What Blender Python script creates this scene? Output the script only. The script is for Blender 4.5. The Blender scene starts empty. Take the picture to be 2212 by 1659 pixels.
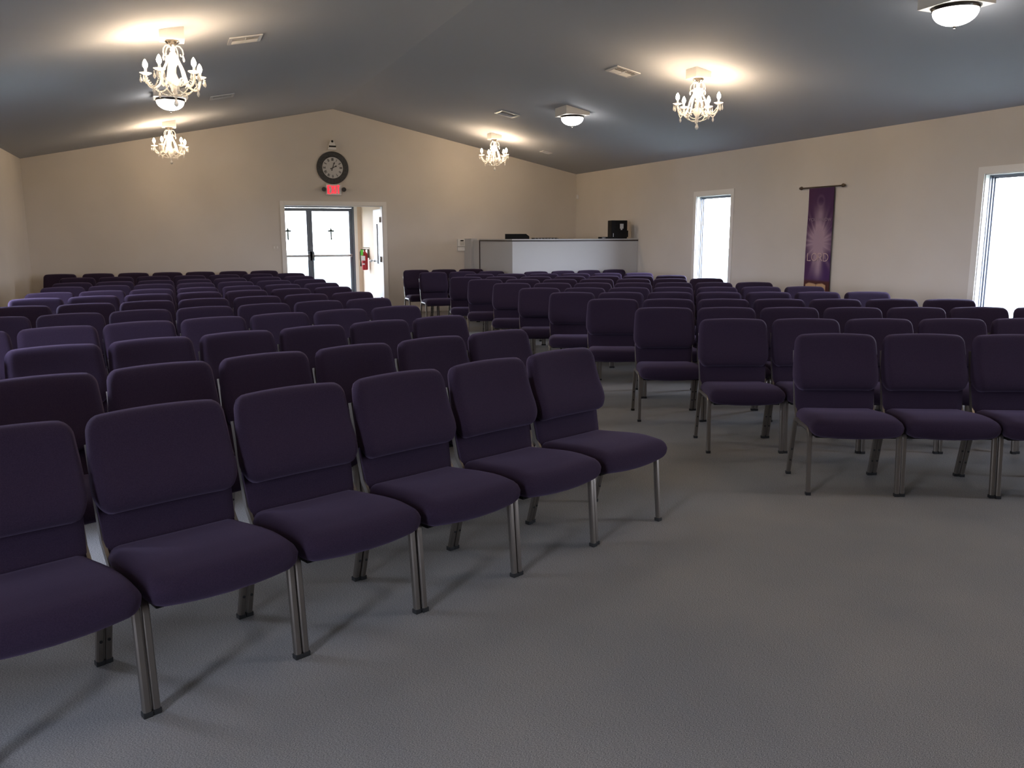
import bpy, bmesh, math, random
from mathutils import Vector, Matrix
random.seed(7)
PI = math.pi
SC = bpy.context.scene
COL = SC.collection

# ------------------------------------------------------------------ camera
F_PX, PITCH, ROLL, YAW, CAM_H = 1801.1, 10.017, -0.166, 22.237, 1.484
def make_camera():
    p, r, y = map(math.radians, (PITCH, ROLL, YAW))
    fw = Vector((math.sin(y)*math.cos(p), math.cos(y)*math.cos(p), -math.sin(p)))
    rt = Vector((math.cos(y), -math.sin(y), 0)); up = rt.cross(fw)
    r2 = math.cos(r)*rt + math.sin(r)*up; u2 = -math.sin(r)*rt + math.cos(r)*up
    cd = bpy.data.cameras.new('camera'); cd.sensor_fit = 'HORIZONTAL'; cd.sensor_width = 36.0
    cd.lens = F_PX/2212*36.0; cd.clip_start = 0.05; cd.clip_end = 400
    co = bpy.data.objects.new('camera', cd); COL.objects.link(co)
    m = Matrix((r2, u2, -fw)).transposed().to_4x4(); m.translation = Vector((0, 0, CAM_H))
    co.matrix_world = m; SC.camera = co
make_camera()

# ------------------------------------------------------------------ view, sky, daylight
SC.view_settings.view_transform = 'Standard'; SC.view_settings.look = 'None'
SC.view_settings.exposure = 0.0; SC.view_settings.gamma = 1.0; SC.view_settings.use_curve_mapping = False
SKY = 44.0                 # overcast sky outside
BULB = 355.0               # chandelier bulbs
DOME = 24.0                # flush dome lamps
w = bpy.data.worlds.new('overcast_sky'); SC.world = w; w.use_nodes = True
nt = w.node_tree; bg = nt.nodes['Background']
tc = nt.nodes.new('ShaderNodeTexCoord'); sp = nt.nodes.new('ShaderNodeSeparateXYZ')
cr = nt.nodes.new('ShaderNodeValToRGB')
cr.color_ramp.elements[0].position = 0.0; cr.color_ramp.elements[0].color = (0.84, 0.88, 1.0, 1)
cr.color_ramp.elements[1].position = 0.8; cr.color_ramp.elements[1].color = (0.54, 0.68, 1.0, 1)
nt.links.new(tc.outputs['Generated'], sp.inputs[0]); nt.links.new(sp.outputs['Z'], cr.inputs[0])
nt.links.new(cr.outputs[0], bg.inputs['Color']); bg.inputs['Strength'].default_value = SKY

# room dimensions (metres): X across, Y away from the camera, Z up
XL, XR, YF, YB = -2.145, 8.151, -7.5, 16.295
XM, ZE, ZM = 3.06, 2.783, 3.845
WT = 0.16
DX0, DX1, DZ = 2.08, 3.95, 2.08                 # doorway in the back wall
WIN_HW, WIN_Z0, WIN_Z1 = 0.46, 0.50, 2.13
WIN = {1: (11.40, 6.10, 0.80), -1: (9.50, 4.90, 0.30)}     # right wall, left wall
VX0, VX1, VY, VZ = 1.85, 4.07, 18.8, 2.42       # vestibule
def slope(x): return (ZM-ZE)/((XM-XL) if x < XM else (XR-XM))
def zc(x): return ZM - abs(x-XM)*slope(x)

def portal(loc, rot, sx, sy):                    # guides sampling of the sky through an opening
    l = bpy.data.lights.new('daylight_portal', 'AREA'); l.shape = 'RECTANGLE'; l.size = sx; l.size_y = sy
    l.cycles.is_portal = True
    o = bpy.data.objects.new('daylight_portal', l); COL.objects.link(o); o.location = loc; o.rotation_euler = rot
zc0 = (WIN_Z0+WIN_Z1)/2
for wy in WIN[-1]: portal((XL-WT-.02, wy, zc0), (0, -PI/2, 0), WIN_Z1-WIN_Z0, 2*WIN_HW)
for wy in WIN[1]: portal((XR+WT+.02, wy, zc0), (0, PI/2, 0), WIN_Z1-WIN_Z0, 2*WIN_HW)
portal((2.93, VY+.12, 1.07), (-PI/2, 0, 0), 1.9, 2.12)

# ------------------------------------------------------------------ materials
def pmat(name, col, rough=0.6, metal=0.0, spec=0.5, noise=None, bump=None, sheen=0.0, trans=0.0, emit=None, var=None):
    m = bpy.data.materials.new(name); m.use_nodes = True; t = m.node_tree; b = t.nodes['Principled BSDF']
    b.inputs['Base Color'].default_value = (*col, 1); b.inputs['Roughness'].default_value = rough
    b.inputs['Metallic'].default_value = metal; b.inputs['Specular IOR Level'].default_value = spec
    if sheen:
        b.inputs['Sheen Weight'].default_value = sheen; b.inputs['Sheen Roughness'].default_value = 0.5
        b.inputs['Sheen Tint'].default_value = (0.62, 0.48, 0.78, 1)
    if trans: b.inputs['Transmission Weight'].default_value = trans; b.inputs['IOR'].default_value = 1.5
    if emit:
        b.inputs['Emission Color'].default_value = (*emit[0], 1); b.inputs['Emission Strength'].default_value = emit[1]
    if noise or bump:
        co = t.nodes.new('ShaderNodeTexCoord')
    if noise:                                    # (scale, detail, other colour, lo, hi)
        n = t.nodes.new('ShaderNodeTexNoise'); n.inputs['Scale'].default_value = noise[0]; n.inputs['Detail'].default_value = noise[1]
        t.links.new(co.outputs['Object'], n.inputs['Vector'])
        r = t.nodes.new('ShaderNodeValToRGB')
        r.color_ramp.elements[0].position = noise[3]; r.color_ramp.elements[1].position = noise[4]
        r.color_ramp.elements[0].color = (*noise[2], 1); r.color_ramp.elements[1].color = (*col, 1)
        t.links.new(n.outputs['Fac'], r.inputs['Fac']); t.links.new(r.outputs['Color'], b.inputs['Base Color'])
    if bump:                                     # (scale, strength, distance)
        n2 = t.nodes.new('ShaderNodeTexNoise'); n2.inputs['Scale'].default_value = bump[0]; n2.inputs['Detail'].default_value = 3
        t.links.new(co.outputs['Object'], n2.inputs['Vector'])
        bm = t.nodes.new('ShaderNodeBump'); bm.inputs['Strength'].default_value = bump[1]; bm.inputs['Distance'].default_value = bump[2]
        t.links.new(n2.outputs['Fac'], bm.inputs['Height']); t.links.new(bm.outputs['Normal'], b.inputs['Normal'])
    return m

def carpet_material():
    m = bpy.data.materials.new('carpet'); m.use_nodes = True; t = m.node_tree; b = t.nodes['Principled BSDF']
    b.inputs['Roughness'].default_value = 0.95; b.inputs['Specular IOR Level'].default_value = 0.1
    co = t.nodes.new('ShaderNodeTexCoord')
    def noise(scale, detail):
        n = t.nodes.new('ShaderNodeTexNoise'); n.inputs['Scale'].default_value = scale; n.inputs['Detail'].default_value = detail
        t.links.new(co.outputs['Object'], n.inputs['Vector']); return n
    mp = t.nodes.new('ShaderNodeMapping'); mp.inputs['Scale'].default_value = (1.0, 2.6, 1.0); mp.inputs['Rotation'].default_value = (0, 0, 0.25)
    t.links.new(co.outputs['Object'], mp.inputs['Vector'])
    fine = noise(210, 3); t.links.new(mp.outputs['Vector'], fine.inputs['Vector'])
    r1 = t.nodes.new('ShaderNodeValToRGB')
    r1.color_ramp.elements[0].position = 0.34; r1.color_ramp.elements[0].color = (0.135, 0.135, 0.139, 1)
    r1.color_ramp.elements[1].position = 0.66; r1.color_ramp.elements[1].color = (0.46, 0.435, 0.415, 1)
    e = r1.color_ramp.elements.new(0.5); e.color = (0.28, 0.268, 0.257, 1)
    t.links.new(fine.outputs['Fac'], r1.inputs['Fac'])
    big = noise(1.6, 4); r2 = t.nodes.new('ShaderNodeValToRGB')
    r2.color_ramp.elements[0].position = 0.35; r2.color_ramp.elements[0].color = (0.88, 0.89, 0.90, 1)
    r2.color_ramp.elements[1].position = 0.65; r2.color_ramp.elements[1].color = (1.0, 0.99, 0.97, 1)
    t.links.new(big.outputs['Fac'], r2.inputs['Fac'])
    mx = t.nodes.new('ShaderNodeMix'); mx.data_type = 'RGBA'; mx.blend_type = 'MULTIPLY'; mx.inputs['Factor'].default_value = 1.0
    t.links.new(r1.outputs['Color'], mx.inputs[6]); t.links.new(r2.outputs['Color'], mx.inputs[7])
    t.links.new(mx.outputs[2], b.inputs['Base Color'])
    bu = t.nodes.new('ShaderNodeBump'); bu.inputs['Strength'].default_value = 0.15; bu.inputs['Distance'].default_value = 0.004
    t.links.new(fine.outputs['Fac'], bu.inputs['Height']); t.links.new(bu.outputs['Normal'], b.inputs['Normal'])
    return m

def glass_material(name='window_glass', tint=(0.96, 0.96, 0.97, 1)):
    m = bpy.data.materials.new(name); m.use_nodes = True; t = m.node_tree
    for n in list(t.nodes):
        if n.type != 'OUTPUT_MATERIAL': t.nodes.remove(n)
    out = [n for n in t.nodes if n.type == 'OUTPUT_MATERIAL'][0]
    tr = t.nodes.new('ShaderNodeBsdfTransparent'); tr.inputs['Color'].default_value = tint
    gl = t.nodes.new('ShaderNodeBsdfGlossy'); gl.inputs['Roughness'].default_value = 0.02
    mx = t.nodes.new('ShaderNodeMixShader'); mx.inputs[0].default_value = 0.06
    t.links.new(tr.outputs[0], mx.inputs[1]); t.links.new(gl.outputs[0], mx.inputs[2]); t.links.new(mx.outputs[0], out.inputs[0])
    return m

def crystal_material(name='crystal', clear=0.40):
    m = bpy.data.materials.new(name); m.use_nodes = True; t = m.node_tree; b = t.nodes['Principled BSDF']
    b.inputs['Base Color'].default_value = (0.95, 0.93, 0.90, 1); b.inputs['Roughness'].default_value = 0.06
    out = [n for n in t.nodes if n.type == 'OUTPUT_MATERIAL'][0]
    tr = t.nodes.new('ShaderNodeBsdfTransparent'); tl = t.nodes.new('ShaderNodeBsdfTranslucent'); tl.inputs['Color'].default_value = (0.95, 0.93, 0.90, 1)
    m1 = t.nodes.new('ShaderNodeMixShader'); m1.inputs[0].default_value = 0.45
    m2 = t.nodes.new('ShaderNodeMixShader'); m2.inputs[0].default_value = clear
    t.links.new(b.outputs[0], m1.inputs[1]); t.links.new(tl.outputs[0], m1.inputs[2])
    t.links.new(m1.outputs[0], m2.inputs[1]); t.links.new(tr.outputs[0], m2.inputs[2]); t.links.new(m2.outputs[0], out.inputs[0])
    return m

def attribute_material(name, rough):
    m = bpy.data.materials.new(name); m.use_nodes = True; t = m.node_tree; b = t.nodes['Principled BSDF']
    b.inputs['Roughness'].default_value = rough; b.inputs['Specular IOR Level'].default_value = 0.2
    a = t.nodes.new('ShaderNodeAttribute'); a.attribute_name = 'print'
    t.links.new(a.outputs['Color'], b.inputs['Base Color']); return m

M = dict(
    wall=pmat('cream_wall_paint', (0.63, 0.58, 0.52), 0.75, spec=0.25, noise=(0.9, 3, (0.60, 0.55, 0.49), 0.38, 0.62), bump=(60, 0.08, 0.003)),
    ceil=pmat('grey_ceiling_paint', (0.43, 0.445, 0.475), 0.85, spec=0.2, bump=(40, 0.06, 0.003)),
    trim=pmat('white_trim_paint', (0.76, 0.73, 0.68), 0.45),
    carpet=carpet_material(),
    fabric=pmat('purple_fabric', (0.031, 0.020, 0.038), 0.9, spec=0.07, sheen=0.15, noise=(320, 2, (0.024, 0.015, 0.030), 0.35, 0.65), bump=(300, 0.25, 0.0015)),
    tube=pmat('bronze_grey_tube', (0.24, 0.215, 0.19), 0.32, metal=0.85),
    black=pmat('black_plastic', (0.007, 0.007, 0.0075), 0.5, spec=0.15),
    rubber=pmat('black_rubber', (0.01, 0.01, 0.01), 0.7),
    alu=pmat('grey_aluminium', (0.22, 0.235, 0.27), 0.4, metal=0.5),
    dark_alu=pmat('dark_door_aluminium', (0.12, 0.14, 0.17), 0.4, metal=0.4),
    steel=pmat('brushed_steel', (0.55, 0.55, 0.56), 0.3, metal=0.9),
    glass=glass_material(), tinted=glass_material('tinted_door_glass', (0.64, 0.65, 0.65, 1)),
    white=pmat('white_plastic', (0.72, 0.71, 0.69), 0.5),
    vent=pmat('vent_enamel', (0.62, 0.61, 0.60), 0.45),
    booth=pmat('booth_white_paint', (0.49, 0.48, 0.465), 0.6, bump=(50, 0.05, 0.002)),
    gate=pmat('grey_gate_paint', (0.50, 0.49, 0.47), 0.6),
    brown=pmat('dark_brown_edge', (0.035, 0.022, 0.016), 0.5),
    crystal=crystal_material(), bead=crystal_material('crystal_beads', 0.08),
    chrome=pmat('dark_chrome', (0.20, 0.18, 0.16), 0.2, metal=1.0),
    bulb=pmat('lit_candle_bulb', (1, .8, .55), 0.4, emit=((1.0, 0.75, 0.50), BULB)),
    dome=pmat('lit_dome_glass', (0.9, 0.9, 0.9), 0.3, emit=((1.0, 0.95, 0.90), DOME)),
    clock=pmat('clock_rim', (0.055, 0.055, 0.057), 0.6, noise=(30, 4, (0.035, 0.035, 0.036), 0.4, 0.6)),
    face=pmat('clock_face', (0.50, 0.49, 0.48), 0.35),
    ink=pmat('black_ink', (0.02, 0.02, 0.02), 0.6),
    exit=pmat('exit_letters', (0.6, 0.02, 0.03), 0.5, emit=((1.0, 0.035, 0.06), 1.2)),
    red=pmat('red_enamel', (0.42, 0.02, 0.03), 0.3),
    green=pmat('green_tag', (0.13, 0.65, 0.06), 0.6),
    paper=pmat('white_paper', (0.75, 0.75, 0.74), 0.7),
    decal=pmat('dark_green_decal', (0.02, 0.045, 0.04), 0.6),
    rod=pmat('antique_bronze', (0.10, 0.07, 0.045), 0.4, metal=0.7),
    banner=attribute_material('banner_print', 0.8),
    letter=pmat('pale_gold_lettering', (0.60, 0.42, 0.38), 0.7),
    faint=pmat('faint_lilac_lettering', (0.24, 0.17, 0.22), 0.7),
    grass=pmat('pale_lawn', (0.135, 0.15, 0.11), 0.95, spec=0.1, noise=(3, 4, (0.16, 0.175, 0.13), 0.4, 0.6)),
    lobby=pmat('vestibule_wall_paint', (0.70, 0.57, 0.43), 0.7, bump=(60, 0.05, 0.002)),
    door=pmat('white_door_paint', (0.78, 0.79, 0.78), 0.35),
)

# ------------------------------------------------------------------ mesh helpers
class MB:
    def __init__(s): s.bm = bmesh.new()
    def box(s, x0, x1, y0, y1, z0, z1, mat=None):
        v = [s.bm.verts.new(p) for p in ((x0,y0,z0),(x1,y0,z0),(x1,y1,z0),(x0,y1,z0),(x0,y0,z1),(x1,y0,z1),(x1,y1,z1),(x0,y1,z1))]
        if mat is not None:
            for q in v: q.co = mat @ q.co
        for f in ((0,3,2,1),(4,5,6,7),(0,1,5,4),(1,2,6,5),(2,3,7,6),(3,0,4,7)): s.bm.faces.new([v[i] for i in f])
        return s
    def prism(s, pts, axis, a0, a1):             # polygon in the other two axes, extruded along axis
        def mk(p, a): return {'x': (a, p[0], p[1]), 'y': (p[0], a, p[1]), 'z': (p[0], p[1], a)}[axis]
        A = [s.bm.verts.new(mk(p, a0)) for p in pts]; B = [s.bm.verts.new(mk(p, a1)) for p in pts]
        s.bm.faces.new(A); s.bm.faces.new(B[::-1]); n = len(pts)
        for i in range(n): s.bm.faces.new((A[i], B[i], B[(i+1) % n], A[(i+1) % n]))
        return s
    def sweep(s, path, prof, up=None, closed_ends=True):   # profile (list of 2D pts) along 3D polyline
        path = [Vector(p) for p in path]; rings = []
        ref = Vector(up) if up else None
        for i, p in enumerate(path):
            d = ((path[min(i+1, len(path)-1)] - path[max(i-1, 0)])).normalized()
            if ref is None:
                ref = d.orthogonal().normalized()
            n = (ref - d*ref.dot(d))
            if n.length < 1e-5: n = d.orthogonal()
            n.normalize(); b = d.cross(n)
            if up is None: ref = n
            rings.append([s.bm.verts.new(p + n*q[0] + b*q[1]) for q in (prof(i) if callable(prof) else prof)])
        k = len(rings[0])
        for a, c in zip(rings, rings[1:]):
            for j in range(k): s.bm.faces.new((a[j], a[(j+1) % k], c[(j+1) % k], c[j]))
        if closed_ends: s.bm.faces.new(rings[0][::-1]); s.bm.faces.new(rings[-1])
        return s
    def tube(s, path, r, n=8, up=None):
        if callable(r): return s.sweep(path, lambda i: [(math.cos(2*PI*j/n)*r(i), math.sin(2*PI*j/n)*r(i)) for j in range(n)], up)
        return s.sweep(path, [(math.cos(2*PI*j/n)*r, math.sin(2*PI*j/n)*r) for j in range(n)], up)
    def lathe(s, prof, c=(0,0,0), n=20, rib=0.0, mat=None):         # prof: (radius, z)
        rings = []
        for r, z in prof:
            if r < 1e-6: vs = [s.bm.verts.new((c[0], c[1], c[2]+z))]
            else: vs = [s.bm.verts.new((c[0]+r*(1+rib*(j % 2))*math.cos(2*PI*j/n), c[1]+r*(1+rib*(j % 2))*math.sin(2*PI*j/n), c[2]+z)) for j in range(n)]
            if mat is not None:
                for v in vs: v.co = mat @ v.co
            rings.append(vs)
        for a, b in zip(rings, rings[1:]):
            for j in range(n):
                q = [a[j % len(a)], a[(j+1) % len(a)], b[(j+1) % len(b)], b[j % len(b)]]
                u = []
                for v in q:
                    if v not in u: u.append(v)
                if len(u) > 2: s.bm.faces.new(u)
        for R, fl in ((rings[0], True), (rings[-1], False)):
            if len(R) > 2: s.bm.faces.new(R[::-1] if fl else R)
        return s
    def ball(s, c, r, u=8, v=6, sz=1.0):
        return s.lathe([(r*math.sin(PI*i/v), -r*sz*math.cos(PI*i/v)) for i in range(v+1)], c, u)
    def build(s, name, mat, parent=None, smooth=None, bevel=0.0, bseg=2):
        bmesh.ops.recalc_face_normals(s.bm, faces=s.bm.faces)
        if bevel: bmesh.ops.bevel(s.bm, geom=list(s.bm.edges), offset=bevel, segments=bseg, profile=0.7, affect='EDGES', clamp_overlap=True)
        me = bpy.data.meshes.new(name); s.bm.to_mesh(me); s.bm.free()
        if mat: me.materials.append(mat)
        if smooth is not None:
            for p in me.polygons: p.use_smooth = True
            if smooth < 179: me.set_sharp_from_angle(angle=math.radians(smooth))
        o = bpy.data.objects.new(name, me); COL.objects.link(o)
        if parent: o.parent = parent
        return o
def tag(o, label=None, cat=None, group=None, kind=None):
    if label: o['label'] = label
    if cat: o['category'] = cat
    if group: o['group'] = group
    if kind: o['kind'] = kind
    return o
def thing(name, loc=(0,0,0), rz=0.0, **k):
    o = bpy.data.objects.new(name, None); o.empty_display_size = 0.1; COL.objects.link(o)
    o.location = loc; o.rotation_euler = (0, 0, rz); return tag(o, **k)
KIDS = {}
def kids(o): return [c for c in COL.objects if c.parent == o]
def copy_tree(tree, parent=None):                # tree = (object, [subtrees])
    o, sub = tree; c = o.copy(); COL.objects.link(c); c.parent = parent
    return c, [copy_tree(t, c) for t in sub]
def tree_of(o): return (o, [tree_of(c) for c in kids(o)])
def struct(o): o['kind'] = 'structure'; return o

# pen strokes for lettering: each glyph is polylines in a unit box (x 0..w, y 0..1)
def arc(cx, cy, rx, ry, a0, a1, n=12): return [(cx+rx*math.cos(math.radians(a0+(a1-a0)*i/n)), cy+ry*math.sin(math.radians(a0+(a1-a0)*i/n))) for i in range(n+1)]
GLYPH = {
 'E': (.62, [[(.6,1),(.06,1),(.06,0),(.6,0)], [(.06,.52),(.5,.52)]]), 'X': (.72, [[(.04,1),(.68,0)], [(.68,1),(.04,0)]]),
 'I': (.22, [[(.11,0),(.11,1)]]), 'T': (.68, [[(.02,1),(.66,1)], [(.34,1),(.34,0)]]), 'V': (.66, [[(.03,1),(.33,0),(.63,1)]]),
 'L': (.58, [[(.06,1),(.06,0),(.54,0),(.56,.1)]]), 'O': (.86, [arc(.43,.5,.40,.5,90,450,24)]),
 'R': (.72, [[(.06,0),(.06,1)], [(.06,1)]+arc(.34,.75,.27,.25,90,-90)+[(.06,.5)], [(.32,.5),(.70,0)]]),
 'D': (.80, [[(.06,0),(.06,1)], [(.06,1)]+arc(.26,.5,.50,.5,90,-90,16)+[(.06,0)]]),
 'Y': (.68, [[(.02,1),(.34,.5),(.66,1)], [(.34,.5),(.34,0)]]), 'U': (.72, [[(.06,1),(.06,.32)]+arc(.36,.32,.30,.32,180,360)+[(.66,1)]]),
 'K': (.66, [[(.06,0),(.06,1)], [(.62,1),(.06,.42)], [(.24,.58),(.64,0)]]), 'N': (.74, [[(.06,0),(.06,1),(.68,0),(.68,1)]]),
 'W': (1.0, [[(.02,1),(.26,0),(.5,.85),(.74,0),(.98,1)]]), ' ': (.4, [])}
def strokes(mb, polys, place, wdt, thick):       # place(x, y, off) -> 3D
    for pl in polys:
        n = len(pl)
        L, R = [], []
        for i, p in enumerate(pl):
            a = pl[max(i-1, 0)]; b = pl[min(i+1, n-1)]
            dx, dy = b[0]-a[0], b[1]-a[1]; q = math.hypot(dx, dy) or 1
            if 0 < i < n-1:
                d1 = Vector((p[0]-a[0], p[1]-a[1])).normalized(); d2 = Vector((b[0]-p[0], b[1]-p[1])).normalized()
                k = min(1/max(math.sqrt(max((1+d1.dot(d2))/2, 0.05)), .3), 2.5)
            else: k = 1
            nx, ny = -dy/q*wdt/2*k, dx/q*wdt/2*k
            L.append((p[0]+nx, p[1]+ny)); R.append((p[0]-nx, p[1]-ny))
        for i in range(n-1):
            quad = [L[i], R[i], R[i+1], L[i+1]]
            A = [mb.bm.verts.new(place(x, y, 0)) for x, y in quad]; B = [mb.bm.verts.new(place(x, y, thick)) for x, y in quad]
            mb.bm.faces.new(A); mb.bm.faces.new(B[::-1])
            for j in range(4): mb.bm.faces.new((A[j], B[j], B[(j+1) % 4], A[(j+1) % 4]))
def word(mb, text, x0, y0, hgt, place, wdt, thick, sx=1.0, gap=.16, width=None):
    tot = sum(GLYPH[c][0] for c in text) + gap*(len(text)-1)
    if width: sx = width/(tot*hgt)
    x = x0 - tot*hgt*sx/2
    for c in text:
        gw, pl = GLYPH[c]
        strokes(mb, [[(x+px*hgt*sx, y0+py*hgt) for px, py in p] for p in pl], place, wdt, thick)
        x += (gw+gap)*hgt*sx

# ------------------------------------------------------------------ room shell
struct(MB().box(XL-WT, XR+WT, YF-WT, VY+.3, -.12, 0).build('floor', M['carpet']))
struct(MB().box(-60, 70, -50, 90, -.5, -.13).build('ground', M['grass']))
def side_wall(name, x0, x1, side):
    mb = MB(); ys = sorted(WIN[side]); y = YF-WT
    for wy in ys:
        mb.box(x0, x1, y, wy-WIN_HW, 0, ZE+.04); mb.box(x0, x1, wy-WIN_HW, wy+WIN_HW, 0, WIN_Z0); mb.box(x0, x1, wy-WIN_HW, wy+WIN_HW, WIN_Z1, ZE+.04)
        y = wy+WIN_HW
    mb.box(x0, x1, y, YB+WT, 0, ZE+.04)
    return struct(mb.build(name, M['wall']))
side_wall('wall_left', XL-WT, XL, -1); side_wall('wall_right', XR, XR+WT, 1)
mb = MB()
mb.prism([(XL,0),(DX0,0),(DX0,zc(DX0)+.02),(XL,ZE+.02)], 'y', YB, YB+WT)
mb.prism([(DX0,DZ),(DX1,DZ),(DX1,zc(DX1)+.02),(XM,ZM+.02),(DX0,zc(DX0)+.02)], 'y', YB, YB+WT)
mb.prism([(DX1,0),(XR,0),(XR,ZE+.02),(DX1,zc(DX1)+.02)], 'y', YB, YB+WT)
struct(mb.build('wall_back', M['wall']))
struct(MB().prism([(XL,0),(XR,0),(XR,ZE+.02),(XM,ZM+.02),(XL,ZE+.02)], 'y', YF-WT, YF).build('wall_front', M['wall']))
struct(MB().prism([(XL-WT,ZE-WT*slope(0)),(XM,ZM),(XR+WT,ZE-WT*slope(9)),(XR+WT,ZE+.25),(XM,ZM+.25),(XL-WT,ZE+.25)], 'y', YF-WT, YB+WT).build('ceiling', M['ceil']))
BBH = 0.09
struct(MB().box(XL, DX0-.09, YB-.013, YB, 0, BBH).box(DX1+.09, 5.60, YB-.013, YB, 0, BBH).build('baseboard_back', M['trim']))
struct(MB().box(XL, XL+.013, YF, YB-.013, 0, BBH).build('baseboard_left', M['trim']))
struct(MB().box(XR-.013, XR, YF, 13.65, 0, BBH).build('baseboard_right', M['trim']))

# windows: deep painted reveal, casing, grey frame, pane
def window(n, side, wy):
    xi = XL if side < 0 else XR; s = side
    def bx(mb, d0, d1, y0, y1, z0, z1):          # d = distance outwards from the inner wall face
        a, b = xi+s*d0, xi+s*d1; mb.box(min(a,b), max(a,b), y0, y1, z0, z1)
    y0, y1, z0, z1 = wy-WIN_HW, wy+WIN_HW, WIN_Z0, WIN_Z1
    root = struct(thing('window_%d' % n, (0,0,0)))
    c = MB(); cw = .075
    bx(c, -.014, 0, y0-cw, y0, z0-cw, z1+cw); bx(c, -.014, 0, y1, y1+cw, z0-cw, z1+cw); bx(c, -.014, 0, y0, y1, z1, z1+cw); bx(c, -.03, .0, y0, y1, z0-.03, z0)
    bx(c, 0, .06, y0, y0+.012, z0, z1); bx(c, 0, .06, y1-.012, y1, z0, z1); bx(c, 0, .06, y0, y1, z1-.012, z1); bx(c, 0, .06, y0, y1, z0, z0+.012)
    c.build('casing', M['trim'], root)
    f = MB()
    for d0, d1, wd in ((.06, .085, .022), (.085, .11, .034), (.11, .15, .046)):
        bx(f, d0, d1, y0, y0+wd, z0, z1); bx(f, d0, d1, y1-wd, y1, z0, z1); bx(f, d0, d1, y0, y1, z1-wd, z1); bx(f, d0, d1, y0, y1, z0, z0+wd)
    f.build('frame', M['alu'], root)
    g = MB(); bx(g, .124, .130, y0+.04, y1-.04, z0+.04, z1-.04); g.build('pane', M['glass'], root)
k = 1
for s in (1, -1):
    for wy in WIN[s]: window(k, s, wy); k += 1

# doorway trim
t = MB(); cw = .075
t.box(DX0-cw, DX0, YB-.018, YB, 0, DZ+cw).box(DX1, DX1+cw, YB-.018, YB, 0, DZ+cw).box(DX0, DX1, YB-.018, YB, DZ, DZ+cw)
t.box(DX0, DX0+.014, YB, YB+WT, 0, DZ).box(DX1-.014, DX1, YB, YB+WT, 0, DZ).box(DX0, DX1, YB, YB+WT, DZ-.014, DZ)
struct(t.build('trim_1', M['trim'], bevel=.003))
# vestibule
struct(MB().box(VX0-.1, VX0, YB+WT, VY+.14, 0, VZ).build('wall_vestibule_left', M['lobby']))
struct(MB().box(VX1, VX1+.1, YB+WT, VY+.14, 0, VZ).build('wall_vestibule_right', M['lobby']))
struct(MB().box(VX0-.1, VX1+.1, YB+WT, VY+.14, VZ, VZ+.1).build('ceiling_vestibule', M['trim']))
EX0, EX1, EZ = 1.955, 3.905, 2.17
struct(MB().box(VX0, EX0, VY, VY+.14, 0, VZ).box(EX1, VX1, VY, VY+.14, 0, VZ).box(EX0, EX1, VY, VY+.14, EZ, VZ).build('wall_vestibule_back', M['lobby']))
struct(MB().box(EX1-.0, EX1+.07, VY-.015, VY, 0, EZ+.07).box(EX0-.07, EX0, VY-.015, VY, 0, EZ+.07).box(EX0, EX1, VY-.015, VY, EZ, EZ+.07).build('trim_2', M['trim']))
struct(MB().box(EX0, EX0+.045, VY, VY+.1, 0, EZ).box(EX1-.045, EX1, VY, VY+.1, 0, EZ).box(EX0+.045, EX1-.045, VY, VY+.1, EZ-.05, EZ).build('trim_3', M['dark_alu']))
def glass_door(n, x0, x1, meet):
    root = struct(thing('door_%d' % n, ((x0+x1)/2, VY+.03, 0))); a, b = -(x1-x0)/2, (x1-x0)/2
    st = .062; z1 = EZ-.055
    MB().box(a, a+st, 0, .045, .01, z1).box(b-st, b, 0, .045, .01, z1).box(a+st, b-st, 0, .045, z1-.07, z1).box(a+st, b-st, 0, .045, .01, .19).build('frame', M['dark_alu'], root, bevel=.004)
    MB().box(a+st, b-st, .02, .026, .19, z1-.07).build('pane', M['tinted'], root)
    pb = MB().box(a+.03, b-.03, -.075, -.035, 1.06, 1.105).box(a+.03, a+.075, -.075, 0, 1.05, 1.115).box(b-.075, b-.03, -.075, 0, 1.05, 1.115).build('push_bar', M['steel'], root, bevel=.006)
    ex = b-.02 if meet > 0 else a+.02
    MB().box(ex-.05, ex+.05, -.07, 0, .98, 1.18).build('latch_case', M['dark_alu'], pb, bevel=.008)
    # slim cross with pointed ends on the glass
    cr_ = MB(); cz = 1.62
    for pts in ([(0,.085),(.022,.022),(0,.0),(-.022,.022)], [(.014,0),(.017,-.18),(0,-.21),(-.017,-.18),(-.014,0)], [(-.115,0),(-.022,.022),(0,0),(-.022,-.022)], [(.115,0),(.022,.022),(0,0),(.022,-.022)]):
        cr_.prism([(p[0], cz+p[1]) for p in pts], 'y', .012, .018)
    cr_.build('cross_decal', M['decal'], root)
glass_door(1, EX0+.045, 2.93, 1); glass_door(2, 2.93, EX1-.045, -1)
# open interior door leaf, hinged on the right jamb
d = struct(thing('door_3', (DX1-.014, YB+.14, 0), math.radians(86)))
lf = MB(); lw, lh, lt = .90, 2.03, .042
for x0, x1, z0, z1 in ((0,.60,.01,.95),(0,.60,1.75,lh),(0,.30,.95,1.75),(.48,.60,.95,1.75),(.60,lw,.01,lh)): lf.box(x0, x1, -lt, 0, z0, z1)
leaf = lf.build('leaf', M['door'], d)
MB().box(.30, .48, -lt+.015, -.015, .95, 1.75).build('lite', M['glass'], d)
MB().box(.28, .50, -lt-.008, .008, .93, .95).box(.28, .50, -lt-.008, .008, 1.75, 1.77).box(.28, .30, -lt-.008, .008, .95, 1.75).box(.48, .50, -lt-.008, .008, .95, 1.75).build('lite_frame', M['steel'], d)
for hz in (.25, 1.05, 1.82):
    MB().box(-.012, .012, -.010, .030, hz-.055, hz+.055).build('hinge', M['chrome'], d)
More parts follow.
